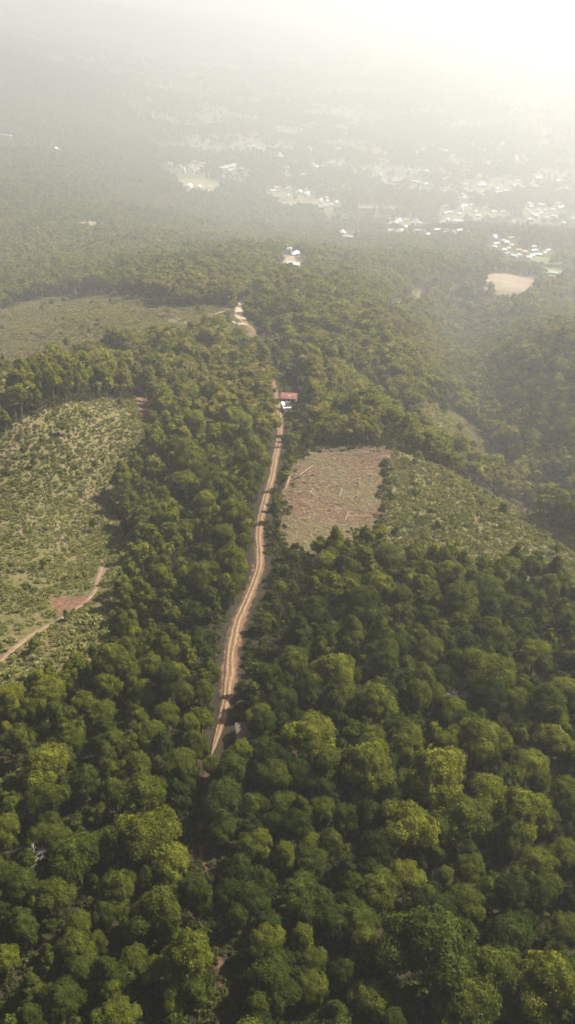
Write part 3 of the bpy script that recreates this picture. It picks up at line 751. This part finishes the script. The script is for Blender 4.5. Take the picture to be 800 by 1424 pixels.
# ------------------------------------------------------------------ buildings
class MB:
    def __init__(s): s.v = []; s.f = []; s.m = []
    def box(s, x0, x1, y0, y1, z0, z1, m=0):
        n = len(s.v); s.v += [(x0,y0,z0),(x1,y0,z0),(x1,y1,z0),(x0,y1,z0),(x0,y0,z1),(x1,y0,z1),(x1,y1,z1),(x0,y1,z1)]
        s.f += [tuple(n+i for i in q) for q in ((0,3,2,1),(4,5,6,7),(0,1,5,4),(1,2,6,5),(2,3,7,6),(3,0,4,7))]; s.m += [m]*6; return s
    def gable(s, x0, x1, y0, y1, z0, h, m=0, t=.15):
        n = len(s.v); ym = (y0+y1)/2
        s.v += [(x0,y0,z0),(x1,y0,z0),(x1,y1,z0),(x0,y1,z0),(x0,ym,z0+h),(x1,ym,z0+h),(x0,y0,z0+t),(x1,y0,z0+t),(x1,y1,z0+t),(x0,y1,z0+t),(x0,ym,z0+h+t),(x1,ym,z0+h+t)]
        s.f += [tuple(n+i for i in q) for q in ((6,7,11,10),(9,10,11,8),(0,4,5,1),(3,2,5,4),(0,1,7,6),(2,3,9,8),(0,6,10,4),(3,4,10,9),(1,5,11,7),(2,8,11,5))]; s.m += [m]*10; return s
    def tri(s, x, y0, y1, z0, h, m=0):
        n = len(s.v); s.v += [(x,y0,z0),(x,y1,z0),(x,(y0+y1)/2,z0+h)]; s.f += [(n,n+1,n+2)]; s.m += [m]; return s
    def mesh(s, name, mats):
        me = bpy.data.meshes.new(name); me.from_pydata(s.v, [], s.f)
        for m in mats: me.materials.append(m)
        me.polygons.foreach_set('material_index', s.m); me.update(); return me
# roadside house with the red roof
X_, Y_, Z_ = hit([401], [548], [3.0]); e = empty('house', (float(X_[0])+.5, float(Y_[0]), float(Z_[0])), R(-6))
tag(e, 'small house with red roof beside the dirt road, partly under trees', 'house')
e.scale = (.78, .78, .78)
b = MB().box(-4, 4, -3.2, 3.2, -2, 2.9)
b.tri(-4, -3.2, 3.2, 2.9, 1.5).tri(4, -3.2, 3.2, 2.9, 1.5)
link('wall', b.mesh('wall', [M_white]), e)
rf = link('roof', MB().gable(-4.5, 4.5, -3.8, 3.8, 2.75, 1.75).mesh('roof', [M_rroof]), e)
link('skylight', MB().box(-.6, .8, -2.1, -1.3, 3.6, 3.98).mesh('skylight', [M_tin]), rf)
dr = link('door', MB().box(-.5, .5, -3.28, -3.2, 0, 2.1).mesh('door', [M_dark]), e)
wn = link('window', MB().box(1.6, 2.8, -3.27, -3.2, .9, 2.0).mesh('window', [M_dark]), e)
link('window', MB().box(-2.9, -1.7, -3.27, -3.2, .9, 2.0).mesh('window', [M_dark]), e)
# white open shed just below it
X_, Y_, Z_ = hit([399], [566], [1.5]); e = empty('shed', (float(X_[0]), float(Y_[0]), float(Z_[0])), R(10))
tag(e, 'small white open-sided shed beside the road just below the red-roofed house', 'shed')
link('wall', MB().box(-1.8, -1.6, -3, 3, -1, 2.4).box(-1.6, 1.8, 2.8, 3, -1, 2.4).mesh('wall', [M_white]), e)
link('roof', MB().box(-2.0, -.6, -.4, 3.3, 2.42, 2.55).box(-2.0, 1.4, -3.2, -2.2, 2.42, 2.55).mesh('roof', [M_tin]), e)
for px_, py_ in ((1.7, -2.9), (1.7, 0)): link('post', MB().box(px_, px_+.15, py_, py_+.15, -1, 2.42).mesh('post', [M_white]), e)
# hut among the foreground trees
X_, Y_, Z_ = hit([348], [1021], [1.5]); hut = (float(X_[0]), float(Y_[0]))
e = empty('hut', (hut[0], hut[1], float(Z_[0])), R(8))
tag(e, 'small white-walled hut with red fascia half hidden by dark foreground trees', 'hut')
link('wall', MB().box(-2.2, 2.0, -1.6, 1.8, -1, 2.3).mesh('wall', [M_white]), e)
link('roof', MB().box(-2.6, 2.4, -1.9, 2.1, 2.55, 2.68).mesh('roof', [M_bark]), e)
link('fascia', MB().box(-2.55, 2.35, -1.86, -1.8, 2.3, 2.55).mesh('fascia', [M_fascia]), e)
link('door', MB().box(.9, 1.6, -1.66, -1.6, 0, 1.9).mesh('door', [M_dark]), e)

# the town in the haze
def house_mesh(kind):
    b = MB()
    w_, d_, h_ = [(9, 7, 3.2), (12, 8, 3.4), (8, 8, 6.2), (16, 9, 3.8), (10, 7, 5.8), (22, 12, 5.5)][kind]
    b.box(-w_/2, w_/2, -d_/2, d_/2, -3, h_, 0)
    if kind in (1, 3, 5):
        b.tri(-w_/2, -d_/2, d_/2, h_, d_*.2, 0).tri(w_/2, -d_/2, d_/2, h_, d_*.2, 0)
        b.gable(-w_/2-.6, w_/2+.6, -d_/2-.6, d_/2+.6, h_-.1, d_*.23, 1)
    else:
        b.box(-w_/2-.3, w_/2+.3, -d_/2-.3, d_/2+.3, h_+.01, h_+.3, 1)
        b.box(-w_/4, w_/6, -d_/4, d_/4, h_+.31, h_+1.7, 0)
    for f in range(int(h_//2.8)):
        n = int(w_//3)
        for i in range(n):
            x = -w_/2+(i+.5)*w_/n; b.box(x-.6, x+.6, -d_/2-.05, -d_/2-.001, f*2.9+.9, f*2.9+2.1, 2)
    b.box(-.5, .5, -d_/2-.08, -d_/2-.002, -.2, 2.0, 2)
    return b
styles = [('white', M_white, M_tin, 'white flat-roofed house', 0), ('white', M_white, M_tin, 'white house with pale metal roof', 1), ('white', M_white, M_white, 'white two-storey house', 2),
          ('grey', M_grey, M_tin, 'long shed with pale metal roof', 3), ('cream', M_cream, M_croof, 'cream house with clay-coloured roof', 1), ('grey', M_grey, M_grey, 'grey block house', 4),
          ('blue', M_white, M_blue, 'white house with pale blue roof', 1), ('big', M_white, M_tin, 'large white hall with pale metal roof', 5), ('cream', M_cream, M_cream, 'cream flat-roofed house', 0)]
smesh = [house_mesh(s[4]).mesh('house', [s[1], s[2], M_dark]) for s in styles]
r = np.random.default_rng(45)
for X_, Y_, Z_, a, b, where in hp:
    if Y_ > 2000: si = int(r.choice([1, 2, 3, 7, 1, 0, 4]))
    else: si = int(r.choice([0, 1, 2, 3, 4, 5, 6, 1, 2, 8, 1]))
    o = link('house', smesh[si]); o.location = (X_, Y_, Z_+.5); o.rotation_euler = (0, 0, R(float(r.choice([0, 12, -20, 35, 90, 78, -50]))+float(r.normal(0, 5))))
    x_, y_ = pct(a, b)
    L = '%s %s, %d%% across, %d%% up' % (styles[si][3], where, x_, y_)
    if Y_ < 1600: o.scale = (.75, .75, .75)
    v = 0
    while L in seen_labels:
        v += 1
        L = '%s, %.1f%% across, %.1f%% up' % (styles[si][3], a/8+.05*(v-1), (H_PX-b)/H_PX*100)
    seen_labels[L] = 1
    tag(o, L, 'house', 'houses of the hazy valley town')
print('houses', len(hp))

# ------------------------------------------------------------------ small things
def dead_tree(hx, hy, hgt, label):
    X_, Y_, Z_ = hit([hx], [hy], [hgt*.8])
    e = empty('dead_tree', (float(X_[0]), float(Y_[0]), float(Z_[0])), 0); tag(e, label, 'tree')
    r = np.random.default_rng(int(hx)); V, F = [], []
    tube_path(V, F, [(0, 0, -.4), (.1, .1, hgt*.4), (0, .2, hgt*.7)], [.28, .2, .12], 7); link('trunk', np_mesh('trunk', np.array(V), np.array(F), None, M_dead), e)
    V, F = [], []
    def br(p, d, L, rad, n):
        q = p+d*L*.5+r.normal(size=3)*.05*L; e_ = p+d*L
        tube_path(V, F, [p, q, e_], [rad, rad*.75, rad*.45], 4)
        if n:
            for _ in range(4):
                d2 = d+r.normal(size=3)*.55; d2[2] = abs(d2[2])*.6+.15; d2 /= np.linalg.norm(d2)
                br(p+d*L*r.uniform(.5, 1), d2, L*.62, rad*.5, n-1)
    for i in range(9):
        a = i*2.4; d = np.array([math.cos(a), math.sin(a), .75]); d /= np.linalg.norm(d)
        br(np.array([0, .1, hgt*(.4+.032*i)]), d, hgt*.26, .10, 3)
    link('branches', np_mesh('branches', np.array(V), np.array(F), None, M_dead), e)
dead_tree(636, 960, 6.5, 'bare grey dead tree among green crowns in the right foreground')
dead_tree(47, 1188, 5, 'bare pale dead tree in the dark lower left forest')
def log(hx1, hy1, hx2, hy2, rad, label):
    X_, Y_, Z_ = hit([hx1, hx2], [hy1, hy2]); V, F = [], []
    c = np.array([X_.mean(), Y_.mean(), Z_.mean()])
    a = np.array([X_[0], Y_[0], Z_[0]+.45])-c; b = np.array([X_[1], Y_[1], Z_[1]+.45])-c
    m = (a+b)/2+[.3, 0, .08]
    tube_path(V, F, [a, m, b], [rad, rad*.8, rad*.4], 7)
    for s_ in (.3, .5, .7):
        p = a+(b-a)*s_; d = np.array([rng.normal(), rng.normal(), .3]); tube_path(V, F, [p, p+d*.8, p+d*1.5], [rad*.4, rad*.3, rad*.12], 4)
    o = link('fallen_log', np_mesh('fallen_log', np.array(V), np.array(F), None, M_log)); o.location = c
    tag(o, label, 'log')
log(416, 662, 436, 648, .15, 'long pale fallen trunk on the upper left of the cleared brown plot')
log(472, 692, 475, 680, .13, 'short pale log near the middle of the cleared brown plot')
log(480, 725, 484, 708, .11, 'thin grey log low on the cleared brown plot')
log(200, 722, 206, 706, .12, 'thin pale fallen trunk in the shaded left clearing')

# ------------------------------------------------------------------ haze
ZLOW = float(Z.min()); ZTOP = max(float(Z.max())+30, CAMZ+25)
print('zrange', ZLOW, ZTOP)
V = [(x, y, z) for z in (ZLOW-1, ZTOP) for x, y in ((-21000, -21000), (21000, -21000), (21000, 21000), (-21000, 21000))]
me = bpy.data.meshes.new('haze'); me.from_pydata(V, [], [(0,3,2,1),(4,5,6,7),(0,1,5,4),(1,2,6,5),(2,3,7,6),(3,0,4,7)])
hm = bpy.data.materials.new('haze'); hm.use_nodes = True; t = hm.node_tree; t.nodes.clear()
out = t.nodes.new('ShaderNodeOutputMaterial'); pv = t.nodes.new('ShaderNodeVolumePrincipled')
pv.inputs['Color'].default_value = (.865, .865, .850, 1); pv.inputs['Density'].default_value = HAZE_DENSITY; pv.inputs['Anisotropy'].default_value = HAZE_G
t.links.new(pv.outputs[0], out.inputs['Volume']); me.materials.append(hm)
tag(link('haze', me), kind='stuff')
